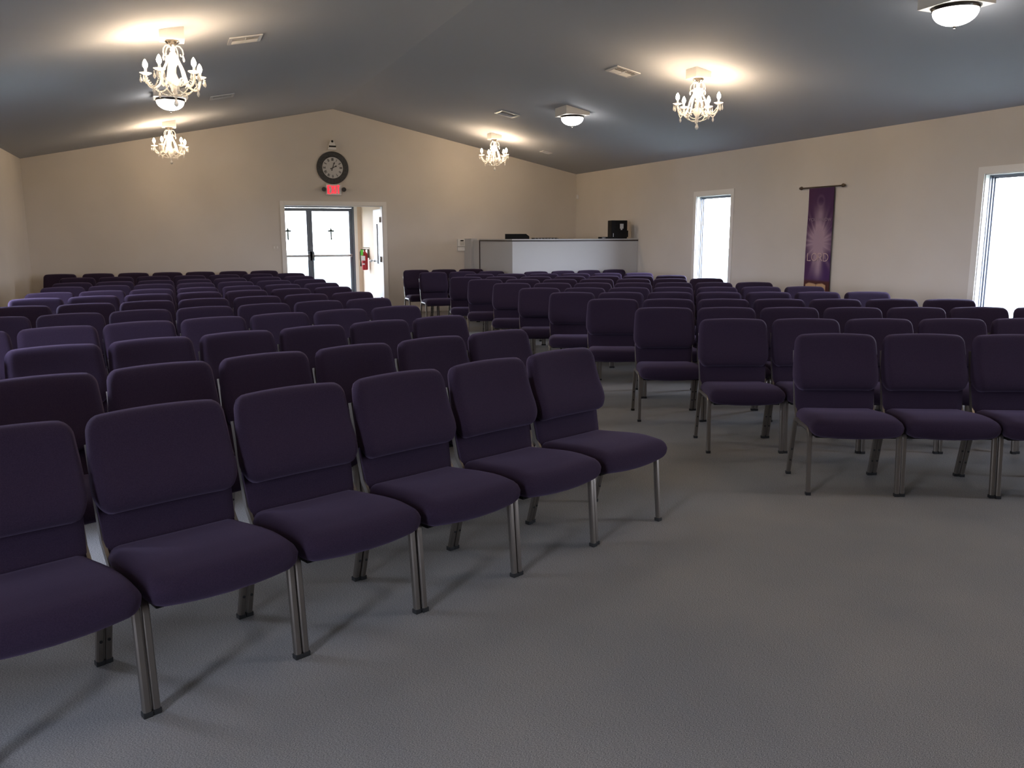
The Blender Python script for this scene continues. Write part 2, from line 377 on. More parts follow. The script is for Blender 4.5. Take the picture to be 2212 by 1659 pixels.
MB().lathe([(0,0),(.028,0),(.028,.02),(.012,.03),(.012,.06),(.026,.07),(.03,.09),(.02,.105),(0,.108)], (0,0,0), 14, mat=Matrix.Translation((lw-.07, 0, 1.0)) @ Matrix.Rotation(-PI/2, 4, 'X')).build('door_knob', M['steel'], d, smooth=50)

# ------------------------------------------------------------------ stacking chairs
PITCH_X = 0.53
def rounded_box(hx, hy, hz, r, n=(10,10,4), fn=None):
    bm = bmesh.new(); cache = {}
    def vert(p):
        key = tuple(round(c, 5) for c in p)
        if key in cache: return cache[key]
        h = Vector((hx,hy,hz)); q = Vector((p[0]*hx, p[1]*hy, p[2]*hz))
        core = Vector([max(-(h[i]-r), min(h[i]-r, q[i])) for i in range(3)]); dv = q-core
        if dv.length > 1e-9: q = core + dv.normalized()*r
        if fn: q = fn(q)
        cache[key] = bm.verts.new(q); return cache[key]
    def warp(t, k, h):                           # concentrate segments near the rounded edge
        return math.copysign(abs(t)**0.62, t)
    for ax in range(3):
        u, v = [(1,2),(2,0),(0,1)][ax]
        for s in (-1, 1):
            for i in range(n[u]):
                for j in range(n[v]):
                    quad = []
                    for di, dj in ((0,0),(1,0),(1,1),(0,1)):
                        p = [0,0,0]; p[ax] = s; p[u] = warp(-1+2*(i+di)/n[u], 0, 0); p[v] = warp(-1+2*(j+dj)/n[v], 0, 0); quad.append(vert(p))
                    bm.faces.new(quad if s > 0 else quad[::-1])
    m = MB(); m.bm.free(); m.bm = bm; return m
def sstep(a, b, x): t = max(0, min(1, (x-a)/(b-a))); return t*t*(3-2*t)
BACK_K = 0.215
def back_y(z): return 0.405 + BACK_K*(z-0.45)
def seat_mesh():
    hx, hy, hz = .259, .245, .054
    def fn(q):
        v = (q.y+hy)/(2*hy); u = q.x/hx          # v: 0 front, 1 rear
        x = q.x*(1 - .085*sstep(.45, 1.0, v)); y = q.y; z = q.z
        fr = 1-sstep(0, .45, v)
        y -= .022*(1-u*u)*fr                      # bowed front edge
        if z > 0: z += .012*(1-u**4)*math.sin(PI*min(1, max(0, v)))**.6 - .018*fr*fr - .010*math.exp(-((v-.72)/.22)**2)*(1-u*u)
        else: z -= .016*fr*(1-u*u) - .020*sstep(.5, 1, v)
        return Vector((x, .185+y, .414+z - .034*v))
    return rounded_box(hx, hy, hz, .05, (14,14,6), fn)
def cushion_mesh():
    hx, hy, z0, z1, r = .256, .036, .548, .886, .036
    hz = (z1-z0)/2; zm = (z1+z0)/2; N = 16
    bm = bmesh.new(); g = {}
    def shape(a, b, s):
        # (a,b) in [-1,1]^2 ; s=-1 front, +1 rear
        x, z = a*hx, b*hz; R = .052 if z > 0 else .040
        cx = max(-(hx-R), min(hx-R, x)); cz = max(-(hz-R), min(hz-R, z)); dx, dz = x-cx, z-cz
        if abs(dx) > 1e-9 and abs(dz) > 1e-9:
            k = max(abs(dx), abs(dz))/math.hypot(dx, dz); dx *= k; dz *= k
        x, z = cx+dx, cz+dz
        ins = min(hx-abs(x), hz-abs(z))
        if abs(x) > hx-R and abs(z) > hz-R: ins = R - math.hypot(abs(x)-(hx-R), abs(z)-(hz-R))
        t = max(0, min(1, ins/r)); th = hy*math.sqrt(max(0, 1-(1-t)**2))
        w = (z+hz)/(2*hz)
        xs = 1 - .085*(1-sstep(0, .24, w)) - .040*sstep(.45, 1, w) + .012*math.exp(-((w-.3)/.16)**2)
        x2 = x*xs; top = .010*(1-(x/hx)**2)*sstep(.6, 1, w)
        bulge = .040*math.exp(-((w-.24)/.26)**2)*(1-.30*(x/hx)**2)*min(1, 1.6*t) if s < 0 else .004*t
        zz = zm+z+top-.006
        return Vector((x2, back_y(zz)+s*th - (bulge if s < 0 else -bulge) + .012*(x/hx)**2*-1, zz))
    def wv(i): t = -1+2*i/N; return math.copysign(abs(t)**.6, t)
    def V(i, j, s):
        edge = i in (0, N) or j in (0, N); key = (i, j, 0 if edge else s)
        if key not in g: g[key] = bm.verts.new(shape(wv(i), wv(j), s))
        return g[key]
    for s in (-1, 1):
        for i in range(N):
            for j in range(N):
                q = [V(i,j,s), V(i+1,j,s), V(i+1,j+1,s), V(i,j+1,s)]; bm.faces.new(q if s < 0 else q[::-1])
    m = MB(); m.bm.free(); m.bm = bm; return m
def panel_mesh():
    def fn(q): return Vector((q.x*(1+.02*(q.z/.09)), back_y(.49+q.z)+.016+q.y, .49+q.z))
    return rounded_box(.2375, .014, .105, .011, (8,4,8), fn)
def fillet(pts, rad, n=5):
    out = [Vector(pts[0])]
    for a, b, c in zip(pts, pts[1:], pts[2:]):
        a, b, c = Vector(a), Vector(b), Vector(c); d1 = (a-b).normalized(); d2 = (c-b).normalized(); ang = d1.angle(d2)
        t = rad/math.tan(ang/2); p1 = b+d1*t; p2 = b+d2*t; ctr = b+(d1+d2).normalized()*(rad/math.sin(ang/2))
        for i in range(n+1):
            q = (p1.lerp(p2, i/n)-ctr).normalized()*rad+ctr; out.append(q)
    out.append(Vector(pts[-1])); return out
SQ = .0125
SQP = [(SQ,SQ*.6),(SQ*.6,SQ),(-SQ*.6,SQ),(-SQ,SQ*.6),(-SQ,-SQ*.6),(-SQ*.6,-SQ),(SQ*.6,-SQ),(SQ,-SQ*.6)]
LX = .2505
def make_chair():
    root = thing('stacking_chair')
    seat_mesh().build('seat', M['fabric'], root, smooth=180)
    cushion_mesh().build('backrest', M['fabric'], root, smooth=180)
    panel_mesh().build('back_panel', M['fabric'], root, smooth=60)
    MB().box(-.225, .225, .0, .35, .340, .360).build('seat_pan', M['black'], root, bevel=.006)
    for s in (-1, 1):
        fr = MB().sweep(fillet([(s*LX, 0, .012), (s*LX, .030, .383), (s*LX, .20, .383)], .05), SQP, up=(1,0,0)).build('leg', M['tube'], root, smooth=35)
        MB().box(s*LX-.0145, s*LX+.0145, -.0145, .0145, 0, .018).build('foot_cap', M['rubber'], fr, bevel=.003)
        rr = MB().sweep(fillet([(s*LX, .445, .012), (s*LX, .345, .383), (s*LX, .20, .383)], .05), SQP, up=(1,0,0)).build('leg', M['tube'], root, smooth=35)
        MB().box(s*LX-.0145, s*LX+.0145, .445-.0145, .445+.0145, 0, .018).build('foot_cap', M['rubber'], rr, bevel=.003)
        for bz in (.10, .175):
            by = .445-.1*(bz-.012)/.371
            MB().lathe([(0,0),(.0055,0),(.0055,.004),(0,.005)], (0,0,0), 10, mat=Matrix.Translation((s*LX, by-SQ+.001, bz)) @ Matrix.Rotation(PI/2, 4, 'X')).build('bolt', M['rubber'], rr)
        MB().sweep([(s*.2355, .375, .37), (s*.2355, back_y(.45)+.030, .45), (s*.2355, back_y(.62)+.034, .62), (s*.2355, back_y(.78)+.034, .78)], [(.006,.012),(-.006,.012),(-.006,-.012),(.006,-.012)], up=(1,0,0)).build('back_upright', M['tube'], root)
    for y in (.075, .325):
        MB().box(-LX+.01, LX-.01, y-.010, y+.010, .336, .356).build('stretcher', M['tube'], root)
    return root
ORD = ['', 'first', 'second', 'third', 'fourth', 'fifth', 'sixth', 'seventh', 'eighth', 'ninth', 'tenth', 'eleventh', 'twelfth']
proto = make_chair(); PT = tree_of(proto); used = [False]
def put_chair(x, y, ang, label, group):
    if not used[0]: c = proto; used[0] = True
    else: c, _ = copy_tree(PT)
    c.location = (x, y, 0); c.rotation_euler = (0, 0, math.radians(ang)); tag(c, label, 'chair', group)
# rows measured on the floor: (x, y) of the aisle-end chair's front feet, row angle, number of chairs, jitter of each place
LEFT = {1:(2.081,3.531,21.13,7), 2:(2.096,4.525,18.885,7), 3:(2.044,5.639,17.966,7), 4:(1.955,6.686,15.823,7), 5:(1.938,7.722,14.549,7),
        6:(1.968,8.738,12.43,7), 7:(1.957,9.835,12.879,7), 8:(1.978,10.778,12.84,7), 9:(1.99,11.88,11.906,7), 10:(2.000,12.993,12.931,7)}
RIGHT = {1:(3.582,3.557,-26.196,4), 2:(3.617,4.588,-23.288,6), 3:(3.693,5.642,-23.727,7), 4:(3.775,6.70,-25.196,7), 5:(3.859,7.735,-23.644,7),
         6:(3.893,8.593,-19.827,7), 7:(3.977,9.709,-21.674,7), 8:(4.009,10.738,-19.867,7), 9:(4.041,11.562,-16.044,7), 10:(4.564,12.448,-17.045,6)}
for block, rows, sg in (('left', LEFT, -1), ('right', RIGHT, 1)):
    for k, (x0, y0, ang, n) in rows.items():
        a = math.radians(ang)
        for j in range(n):
            s = sg*PITCH_X*j + random.uniform(-.001, .001); off = random.uniform(-.010, .010) if j else 0
            who = 'chair at the centre aisle end' if j == 0 else 'chair, %s from the centre aisle' % ORD[j+1]
            put_chair(x0+math.cos(a)*s-math.sin(a)*off, y0+math.sin(a)*s+math.cos(a)*off, ang + random.uniform(-.25, .25),
                      'purple padded %s, %s row from the front, %s block' % (who, ORD[k], block), 'purple chairs of the %s block' % block)
# loose rows at the back: positions of the chair backs
def back_row(pts, ang, lab, group):
    for i, (x, y) in enumerate(pts):
        a = math.radians(ang); d = .496
        put_chair(x+math.sin(a)*d, y-math.cos(a)*d, ang, lab(i), group)
back_row([(1.913-.5345*i*math.cos(math.radians(4)), 14.60-.5345*i*math.sin(math.radians(4))) for i in range(7)], 4,
         lambda i: 'purple padded chair, %s from the centre aisle, eleventh row, left block' % ORD[i+1], 'purple chairs of the left block')
back_row([(x, 15.93) for x in (1.625, 1.090, .530, -.010, -.555, -1.100, -1.680)], 0,
         lambda i: 'purple padded chair against the back wall, %s to the left of the doorway' % ORD[i+1], 'purple chairs along the back wall')
back_row([(4.225, 13.93), (4.757, 13.915), (5.289, 13.90)], -1.5,
         lambda i: 'purple padded chair beside the sound booth, %s from the centre aisle, eleventh row' % ORD[i+1], 'purple chairs beside the sound booth')
back_row([(5.930, 13.40), (6.475, 13.455), (7.02, 13.51), (7.565, 13.565)], 5.5,
         lambda i: 'purple padded chair against the front of the sound booth, %s from the right wall' % ORD[4-i], 'purple chairs in front of the sound booth')
back_row([(4.23, 15.0), (4.763, 15.0), (5.296, 15.0)], -1.0,
         lambda i: 'purple padded chair in the rearmost row, %s to the right of the doorway' % ORD[i+1], 'purple chairs behind the right block')

# ------------------------------------------------------------------ chandeliers
def mount_block(mb, x, half, drop, dx=0):        # level block whose top follows the sloping ceiling
    z = zc(x); sl = -slope(x) if x > XM else slope(x)
    a, b = -half, half
    mb.prism([(a,-drop),(b,-drop),(b,sl*b-.001),(a,sl*a-.001)], 'y', -half, half)
def make_chandelier(x):
    root = thing('chandelier')
    B = MB(); mount_block(B, x, .10, .085); B.build('mounting_block', M['trim'], root)
    T = -.085
    MB().lathe([(0,0),(.058,0),(.062,-.012),(.045,-.026),(.018,-.034),(.012,-.05),(0,-.05)], (0,0,T), 20).build('canopy', M['chrome'], root, smooth=40)
    MB().lathe([(0,-.05),(.014,-.055),(.024,-.08),(.014,-.10),(.018,-.13),(.032,-.16),(.038,-.19),(.020,-.22),(.016,-.27),(.030,-.31),(.048,-.335),(.052,-.36),(.034,-.39),(.018,-.41),(.024,-.43),(.012,-.45),(0,-.455)], (0,0,T), 18).build('column', M['crystal'], root, smooth=60)
    NARM = 5; tips = []
    for i in range(NARM):
        a = 2*PI*i/NARM + .42; ca, sa = math.cos(a), math.sin(a)
        P = lambda r, z: (ca*r, sa*r, T+z)
        ctrl = [(.016,-.10),(.045,-.16),(.085,-.24),(.105,-.31),(.125,-.365),(.165,-.395),(.205,-.385),(.230,-.345),(.236,-.305),(.236,-.285)]
        path = []
        for q in range(len(ctrl)-1):
            p0 = ctrl[max(q-1,0)]; p1 = ctrl[q]; p2 = ctrl[q+1]; p3 = ctrl[min(q+2,len(ctrl)-1)]
            for w_ in (0, .33, .66):
                f = lambda c: .5*((2*p1[c])+(-p0[c]+p2[c])*w_+(2*p0[c]-5*p1[c]+4*p2[c]-p3[c])*w_*w_+(-p0[c]+3*p1[c]-3*p2[c]+p3[c])*w_**3)
                path.append(P(f(0), f(1)))
        path.append(P(*ctrl[-1]))
        arm = MB().tube(path, .0105, 8, up=(-sa, ca, 0)).build('arm', M['crystal'], root, smooth=60)
        tx, ty, tz = P(.236, -.285); tips.append((a, tz))
        MB().lathe([(0,-.012),(.012,-.012),(.030,-.002),(.050,.010),(.046,.012),(.020,.004),(0,.004)], (tx,ty,tz), 16, rib=.08).build('drip_pan', M['crystal'], arm, smooth=50)
        MB().lathe([(0,.004),(.011,.004),(.011,.048),(0,.048)], (tx,ty,tz), 12).build('candle_sleeve', M['trim'], arm, smooth=40)
        MB().lathe([(0,.048),(.010,.050),(.0195,.066),(.021,.080),(.016,.100),(.007,.118),(0,.126)], (tx,ty,tz), 12).build('candle_bulb', M['bulb'], arm, smooth=180)
        # inner scroll curling back below the arm
        sc = [P(.105-.0*q, 0) for q in range(0)]
        for q in range(15):
            th = math.radians(-70+q*24); rr = .040*(1-q/19)
            sc.append(P(.080+rr*math.cos(th)*.9, -.345+rr*math.sin(th)))
        MB().tube(sc, .006, 6, up=(-sa, ca, 0)).build('scroll', M['crystal'], root, smooth=60)
        # top scroll with hanging drop
        a2 = a+PI/NARM; c2, s2 = math.cos(a2), math.sin(a2); Q = lambda r, z: (c2*r, s2*r, T+z)
        ts = [Q(.014,-.06),Q(.035,-.042),(Q(.060,-.048)),Q(.080,-.075),Q(.086,-.110),Q(.076,-.135),Q(.062,-.128),Q(.060,-.112)]
        top = MB().tube(ts, .0065, 6, up=(-s2, c2, 0)).build('top_scroll', M['crystal'], root, smooth=60)
        dx_, dy_, dz_ = Q(.086,-.125)
        MB().lathe([(0,0),(.004,-.004),(.010,-.030),(.006,-.045),(0,-.052)], (dx_,dy_,dz_), 8).build('crystal_drop', M['bead'], top, smooth=30)
        for r_, da in ((.280, 0), (.250, .18), (.250, -.18)):
            px, py = math.cos(a+da)*r_, math.sin(a+da)*r_
            D = MB(); D.ball((px,py,tz-.012), .006, 6, 4); D.lathe([(0,-.018),(.004,-.022),(.012,-.052),(.007,-.066),(0,-.074)], (px,py,tz), 6); D.build('crystal_drop', M['bead'], arm, smooth=30)
    def beads(p, q, sag, n, r):
        p, q = Vector(p), Vector(q); m_ = MB()
        for i in range(n+1):
            t_ = i/n; c = p.lerp(q, t_); c.z -= sag*4*t_*(1-t_); m_.ball(c, r, 6, 4)
        return m_
    for i in range(NARM):
        a, tz = tips[i]; b = tips[(i+1) % NARM][0]
        p = (math.cos(a)*.236, math.sin(a)*.236, tz-.014); q = (math.cos(b)*.236, math.sin(b)*.236, tz-.014)
        beads(p, q, .11, 22, .0068).build('bead_swag', M['bead'], root, smooth=180)
        beads(p, (0, 0, T-.45), .060, 20, .0062).build('bead_swag', M['bead'], root, smooth=180)
        mx_ = ((p[0]+q[0])/2, (p[1]+q[1])/2, p[2]-.11)
        MB().lathe([(0,0),(.005,-.004),(.013,-.036),(.007,-.050),(0,-.058)], mx_, 8).build('crystal_drop', M['bead'], root, smooth=30)
    fin = MB(); fin.ball((0,0,T-.468), .015, 10, 6); fin.lathe([(0,-.482),(.008,-.488),(.022,-.53),(.012,-.548),(0,-.556)], (0,0,T), 10); fin.build('finial', M['bead'], root, smooth=40)
    return root
CHX = (.17, 5.64)
spots = [(CHX[0], 8.20, 'left slope, the nearer of the two in view'), (CHX[0], 14.45, 'left slope, the far one near the back wall'),
         (CHX[1], 14.60, 'right slope, the far one near the back wall'), (CHX[1], 8.26, 'right slope, the nearer of the two in view'),
         (CHX[0], 2.0, 'left slope, above the front rows'), (CHX[1], 2.0, 'right slope, above the front rows')]
cl = make_chandelier(CHX[0]); cl_tree = tree_of(cl); crr = make_chandelier(CHX[1]); cr_tree = tree_of(crr); done = set()
for x, y, where in spots:
    src, tr = (cl, cl_tree) if x < XM else (crr, cr_tree)
    o = src if src.name not in done else copy_tree(tr)[0]; done.add(src.name)
    o.location = (x, y, zc(x)); tag(o, 'lit crystal chandelier, %s' % where, 'chandelier', 'crystal chandeliers')

# flush dome lamps
def make_dome(x):
    root = thing('dome_light'); B = MB(); mount_block(B, x, .19, .085); B.build('mounting_block', M['trim'], root, bevel=.004)
    T = -.085
    MB().lathe([(0,0),(.165,0),(.172,-.012),(.165,-.026),(.150,-.028),(0,-.028)], (0,0,T), 36).build('ring', M['chrome'], root, smooth=40)
    pr = [(0,-.026)] + [(.158*math.cos(t_), -.030-.105*math.sin(t_)) for t_ in [i*PI/2/10 for i in range(11)]][:-1] + [(0,-.135)]
    MB().lathe(pr, (0,0,T), 64, rib=.025).build('dome', M['dome'], root, smooth=60)
    MB().lathe([(0,-.134),(.010,-.136),(.012,-.146),(.006,-.154),(.008,-.160),(0,-.166)], (0,0,T), 12).build('finial', M['chrome'], root, smooth=50)
    return root
dl = make_dome(CHX[0]); dl_t = tree_of(dl); dr = make_dome(CHX[1]); dr_t = tree_of(dr); done = set()
for x, y, lab in ((CHX[0], 11.55, 'lit white dome ceiling lamp behind the nearer left chandelier'), (CHX[1], 11.43, 'lit white dome ceiling lamp between the two right chandeliers'),
                  (CHX[1]+.08, 4.99, 'lit white ribbed dome ceiling lamp at the upper right, closest to the viewer'), (CHX[0], 5.1, 'lit white dome ceiling lamp on the left slope above the second row')):
    src, tr = (dl, dl_t) if x < XM else (dr, dr_t)
    o = src if src.name not in done else copy_tree(tr)[0]; done.add(src.name)
    o.location = (x, y, zc(x)); tag(o, lab, 'ceiling light', 'flush dome ceiling lamps')

# ceiling registers
def make_vent(hx, hy):
    root = thing('ceiling_vent'); f = MB(); w_ = .035; z0, z1 = -.012, -.001
    f.box(-hx,hx,-hy,-hy+w_,z0,z1).box(-hx,hx,hy-w_,hy,z0,z1).box(-hx,-hx+w_,-hy+w_,hy-w_,z0,z1).box(hx-w_,hx,-hy+w_,hy-w_,z0,z1).box(-.008,.008,-hy+w_,hy-w_,z0,z1)
    f.build('frame', M['vent'], root, bevel=.003)
    MB().box(-hx+w_, hx-w_, -hy+w_, hy-w_, -.004, -.0015).build('duct_opening', M['black'], root)
    for i in range(6):
        y = -hy+w_+.015+i*(2*hy-2*w_-.03)/5
        m_ = Matrix.Translation((0,y,-.010)) @ Matrix.Rotation(math.radians(38 if i < 3 else -38), 4, 'X')
        MB().box(-hx+w_, hx-w_, -.009, .009, -.001, .001, mat=m_).build('louver', M['vent'], root)
    return root
vp = make_vent(.16, .15); vt = tree_of(vp); first = True
for x, y, sc_, lab in ((.85, 8.95, 1, 'white ceiling vent right of the nearer left chandelier'), (.85, 12.57, 1, 'ceiling vent on the left slope above the far left chandelier'),
                  (5.15, 9.10, 1, 'white ceiling vent left of the nearer right chandelier'), (5.16, 12.79, 1, 'white ceiling vent left of the right dome lamp'),
                  (6.80, 14.89, .6, 'small ceiling vent near the back right corner')):
    o = vp if first else copy_tree(vt)[0]; first = False
    o.location = (x, y, zc(x)); o.rotation_euler = (0, math.atan(slope(x))*(1 if x > XM else -1), 0); o.scale = (sc_, sc_, 1)
    tag(o, lab, 'vent', 'ceiling vents')

# ------------------------------------------------------------------ back wall fittings
ck = thing('wall_clock', (3.012, YB, 2.775), label='round wall clock with wide dark rim and roman numerals above the exit sign', cat='clock')
RX = Matrix.Rotation(PI/2, 4, 'X')               # lathe axis Z -> -Y (out of the wall)
MB().lathe([(.20,0),(.295,0),(.300,.012),(.292,.030),(.245,.040),(.205,.030),(.196,.018),(.196,0)], n=56, mat=RX).build('rim', M['clock'], ck, smooth=40)
MB().lathe([(0,.002),(.198,.002),(.198,.012),(0,.012)], n=48, mat=RX).build('dial', M['face'], ck, smooth=40)
for i, num in enumerate(['XII','I','II','III','IV','V','VI','VII','VIII','IX','X','XI']):
    a = math.radians(30*i); nm = MB()
    def place(x, y, o, a=a):
        r = .130+y; return Vector((math.sin(a)*r+math.cos(a)*x, -.012-o, math.cos(a)*r-math.sin(a)*x))
    word(nm, num, 0, 0, .048, place, .0075, .002, sx=.55, gap=.18); nm.build('numeral', M['ink'], ck)
def hand(ang, ln, tail, wd, off):
    a = math.radians(ang); h_ = MB(); d_ = Vector((math.sin(a), 0, math.cos(a))); n_ = Vector((math.cos(a), 0, -math.sin(a)))
    prof = [(-tail,.0),(-tail*.85,wd*1.3),(-tail*.5,wd*.5),(0,wd*.6),(ln*.55,wd*.6),(ln*.72,wd*1.5),(ln*.86,wd*.5),(ln,0)]
    pts = [(t_, w_) for t_, w_ in prof] + [(t_, -w_) for t_, w_ in prof[-2:0:-1]]
    A = [h_.bm.verts.new(d_*t_+n_*w_+Vector((0,-.014-off,0))) for t_, w_ in pts]; B_ = [h_.bm.verts.new(d_*t_+n_*w_+Vector((0,-.017-off,0))) for t_, w_ in pts]
    h_.bm.faces.new(A); h_.bm.faces.new(B_[::-1])
    for i in range(len(pts)): h_.bm.faces.new((A[i],B_[i],B_[(i+1) % len(pts)],A[(i+1) % len(pts)]))
    return h_.build('hand', M['ink'], ck)
hand(64, .095, .05, .010, 0); hand(20, .120, .06, .008, .004)

ex = thing('exit_sign', (3.012, YB, 2.27), label='white exit sign with lit red letters and two emergency lamp heads above the doorway', cat='exit sign')
MB().box(-.145, .145, -.05, 0, 0, .20).build('housing', M['white'], ex, bevel=.008)
lt_ = MB(); word(lt_, 'EXIT', 0, .028, .145, lambda x, y, o: Vector((x, -.050-o, y)), .025, .004, gap=.24, width=.22); lt_.build('lettering', M['exit'], ex)
for s in (-1, 1):
    lh_ = MB().lathe([(0,0),(.030,.004),(.042,.05),(.040,.075),(0,.078)], n=18, mat=Matrix.Translation((s*.188,-.01,.105)) @ RX).build('lamp_head', M['clock'], ex, smooth=40)
    MB().box(min(s*.140,s*.165), max(s*.140,s*.165), -.03, -.012, .095, .115).build('bracket', M['white'], lh_)

sn = thing('motion_sensor', (3.010, YB, 3.10), label='small white sensor unit with a black slot, on the wall above the clock', cat='sensor')
MB().prism([(-.075,0),(.075,0),(.055,.10),(.030,.17),(-.030,.17),(-.055,.10)], 'y', -.085, 0).build('housing', M['white'], sn, bevel=.006)
MB().box(-.065, .065, -.095, -.084, .045, .072).build('slot', M['black'], sn)
MB().ball((0,-.085,.150), .022, 12, 8).build('lens', M['black'], sn, smooth=180)

cb = thing('wall_control_box', (5.555, YB, 1.205), label='white control box with small dark display on the back wall beside the booth', cat='control panel')
MB().box(-.085, .085, -.035, 0, .085, .235).build('upper_box', M['white'], cb, bevel=.005)
MB().box(-.028, .040, -.039, -.034, .190, .215).build('display', M['black'], cb)
MB().box(-.035, .055, -.038, -.034, .105, .180).build('cover_plate', M['gate'], cb)
MB().box(-.085, .085, -.03, 0, 0, .075).build('lower_box', M['white'], cb, bevel=.005)
sw = thing('light_switch', (1.90, YB, 1.30), label='pale double light switch plate on the wall left of the doorway', cat='switch')
MB().box(-.06, .06, -.008, 0, -.06, .06).build('plate', M['wall'], sw, bevel=.003)
for s in (-1, 1): MB().box(s*.028-.009, s*.028+.009, -.016, -.007, -.02, .02).build('toggle', M['trim'], sw)
cs = thing('corner_sensor', (XR, 16.20, 2.27), label='tiny white sensor high on the right wall at the back corner', cat='sensor')
MB().box(-.035, 0, -.03, .03, 0, .085).build('housing', M['white'], cs, bevel=.008)
MB().box(-.038, -.034, -.018, .018, .012, .045).build('lens', M['trim'], cs)

# fire extinguisher on the vestibule wall
fe = thing('fire_extinguisher', (VX1-.095, 18.15, .78), math.radians(52), label='red fire extinguisher with a green tag hanging on the vestibule wall', cat='fire extinguisher')
MB().lathe([(0,0),(.058,.002),(.066,.015),(.066,.30),(.060,.345),(.035,.385),(.020,.395),(.020,.43),(0,.43)], n=24).build('cylinder', M['red'], fe, smooth=40)
MB().box(-.018, .018, -.02, .02, .425, .455).box(-.014, .014, -.11, .03, .468, .482).box(-.012, .012, -.09, .03, .44, .452).build('valve_handle', M['chrome'], fe, bevel=.004)
MB().tube([(0,.03,.44),(-.01,.075,.44),(-.012,.10,.38),(-.012,.10,.25),(-.012,.09,.17)], .010, 8).build('hose', M['rubber'], fe, smooth=60)
MB().lathe([(0,0),(.018,0),(.013,.09),(0,.09)], (-.012,.09,.08), 10).build('nozzle', M['rubber'], fe, smooth=40)
MB().box(-.082, -.078, -.005, .055, .315, .435).build('green_tag', M['green'], fe)
MB().box(-.072, -.068, -.045, .050, .205, .305).build('paper_label', M['paper'], fe)
MB().lathe([(0,0),(.026,0),(.026,.003),(0,.003)], n=18, mat=Matrix.Translation((-.066,0,.13)) @ Matrix.Rotation(-PI/2, 4, 'Y') @ Matrix.Diagonal((.6,1.25,1,1))).build('emblem', M['paper'], fe)
MB().box(.060, .0945, -.03, .03, .26, .45, mat=Matrix.Rotation(math.radians(-52), 4, 'Z')).build('wall_hook', M['chrome'], fe)

vl = thing('vestibule_light', (2.95, 17.5, VZ), label='small lit dome lamp on the vestibule ceiling beyond the doorway', cat='ceiling light')
MB().lathe([(0,0),(.13,0),(.135,-.02),(0,-.02)], n=28).build('base', M['white'], vl, smooth=40)
MB().lathe([(0,-.02),(.12,-.02),(.11,-.06),(.07,-.09),(0,-.1)], n=28).build('dome', pmat('warm_lit_dome', (.9,.85,.8), .3, emit=((1.0, .74, .46), 13.0)), vl, smooth=60)

# ------------------------------------------------------------------ sound booth in the back right corner
BX, BY, BH = 5.62, 13.71, 1.40
bo = thing('sound_booth', (BX, BY, 0), label='white half-height sound booth with dark brown edging in the back right corner', cat='booth')
W = XR-BX-.003
MB().box(0, W, 0, .10, 0, BH).build('front_panel', M['booth'], bo)
MB().box(0, .10, .10, 1.64, 0, BH).build('side_panel', M['booth'], bo)
MB().box(-.012, W, -.012, .30, BH+.024, BH+.042).box(-.012, .12, .30, 1.65, BH+.024, BH+.042).build('ledge', M['booth'], bo)
MB().box(-.014, W, -.014, .11, BH, BH+.024).box(-.014, .11, .11, 1.65, BH, BH+.024).build('edge_band', M['brown'], bo)
MB().box(-.014, .11, 1.64, 1.665, 0, BH+.024).build('end_band', M['brown'], bo)
MB().box(.05, .085, 1.675, 2.16, .05, BH+.02).build('gate', M['gate'], bo, bevel=.004)
MB().box(0, .13, 2.17, YB-BY-.003, 0, BH+.05).build('gate_post', M['booth'], bo, bevel=.004)
dk = thing('booth_desk', (6.9, 14.55, 0), label='desk inside the sound booth behind its front panel', cat='desk')
MB().box(-1.1, 1.2, -.40, .35, 1.05, 1.09).build('desktop', M['gate'], dk, bevel=.004)
for lx in (-1.05, 1.15):
    for ly in (-.36, .31): MB().box(lx-.025, lx+.025, ly-.025, ly+.025, 0, 1.05).build('leg', M['black'], dk)
mo = thing('monitor', (6.02, 14.45, 1.09), math.radians(-14), label='black computer monitor seen from behind over the booth ledge, at its left', cat='monitor')
MB().prism([(-.225,.09),(.225,.09),(.225,.40),(.165,.445),(-.225,.445)], 'y', -.02, .02).build('screen_housing', M['black'], mo, bevel=.006)
MB().box(-.03, .03, -.035, -.02, .02, .25).build('stand', M['black'], mo); MB().box(-.11, .11, -.09, .09, 0, .015).build('base', M['black'], mo, bevel=.004)
mx2 = thing('mixing_console', (6.66, 14.55, 1.09), math.radians(-14), label='low black mixing console just showing over the middle of the booth ledge', cat='mixer')
MB().prism([(-.17,0),(.22,0),(.22,.372),(-.17,.335)], 'x', -.25, .25).build('body', M['black'], mx2, bevel=.01)
for i in range(8): MB().box(-.21+i*.06-.012, -.21+i*.06+.012, .0, .03, .352, .368).build('fader', M['alu'], mx2)
ps = thing('powered_speaker', (7.82, 13.87, BH+.042), math.radians(-10), label='black boxy speaker with grey label standing on the right end of the booth ledge', cat='speaker')
MB().box(-.155, .155, -.06, .16, 0, .335).build('cabinet', M['black'], ps, bevel=.012)
MB().box(.010, .078, -.064, -.058, .185, .272).box(.025, .055, -.064, -.058, .16, .185).build('badge', M['gate'], ps)
MB().box(-.12, -.112, -.064, -.058, .035, .10).build('indicator_strip', M['steel'], ps)
MB().box(.150, .178, -.05, .06, .03, .15).build('side_bracket', M['black'], ps, bevel=.005)
pd = thing('flat_black_box', (7.555, 13.85, BH+.042), math.radians(-10), label='flat black box on the booth ledge left of the speaker', cat='box')
MB().box(-.13, .085, -.06, .08, 0, .035).build('case', M['black'], pd, bevel=.005)
MB().box(-.10, -.03, -.063, -.059, .01, .022).build('front_slot', M['chrome'], pd)

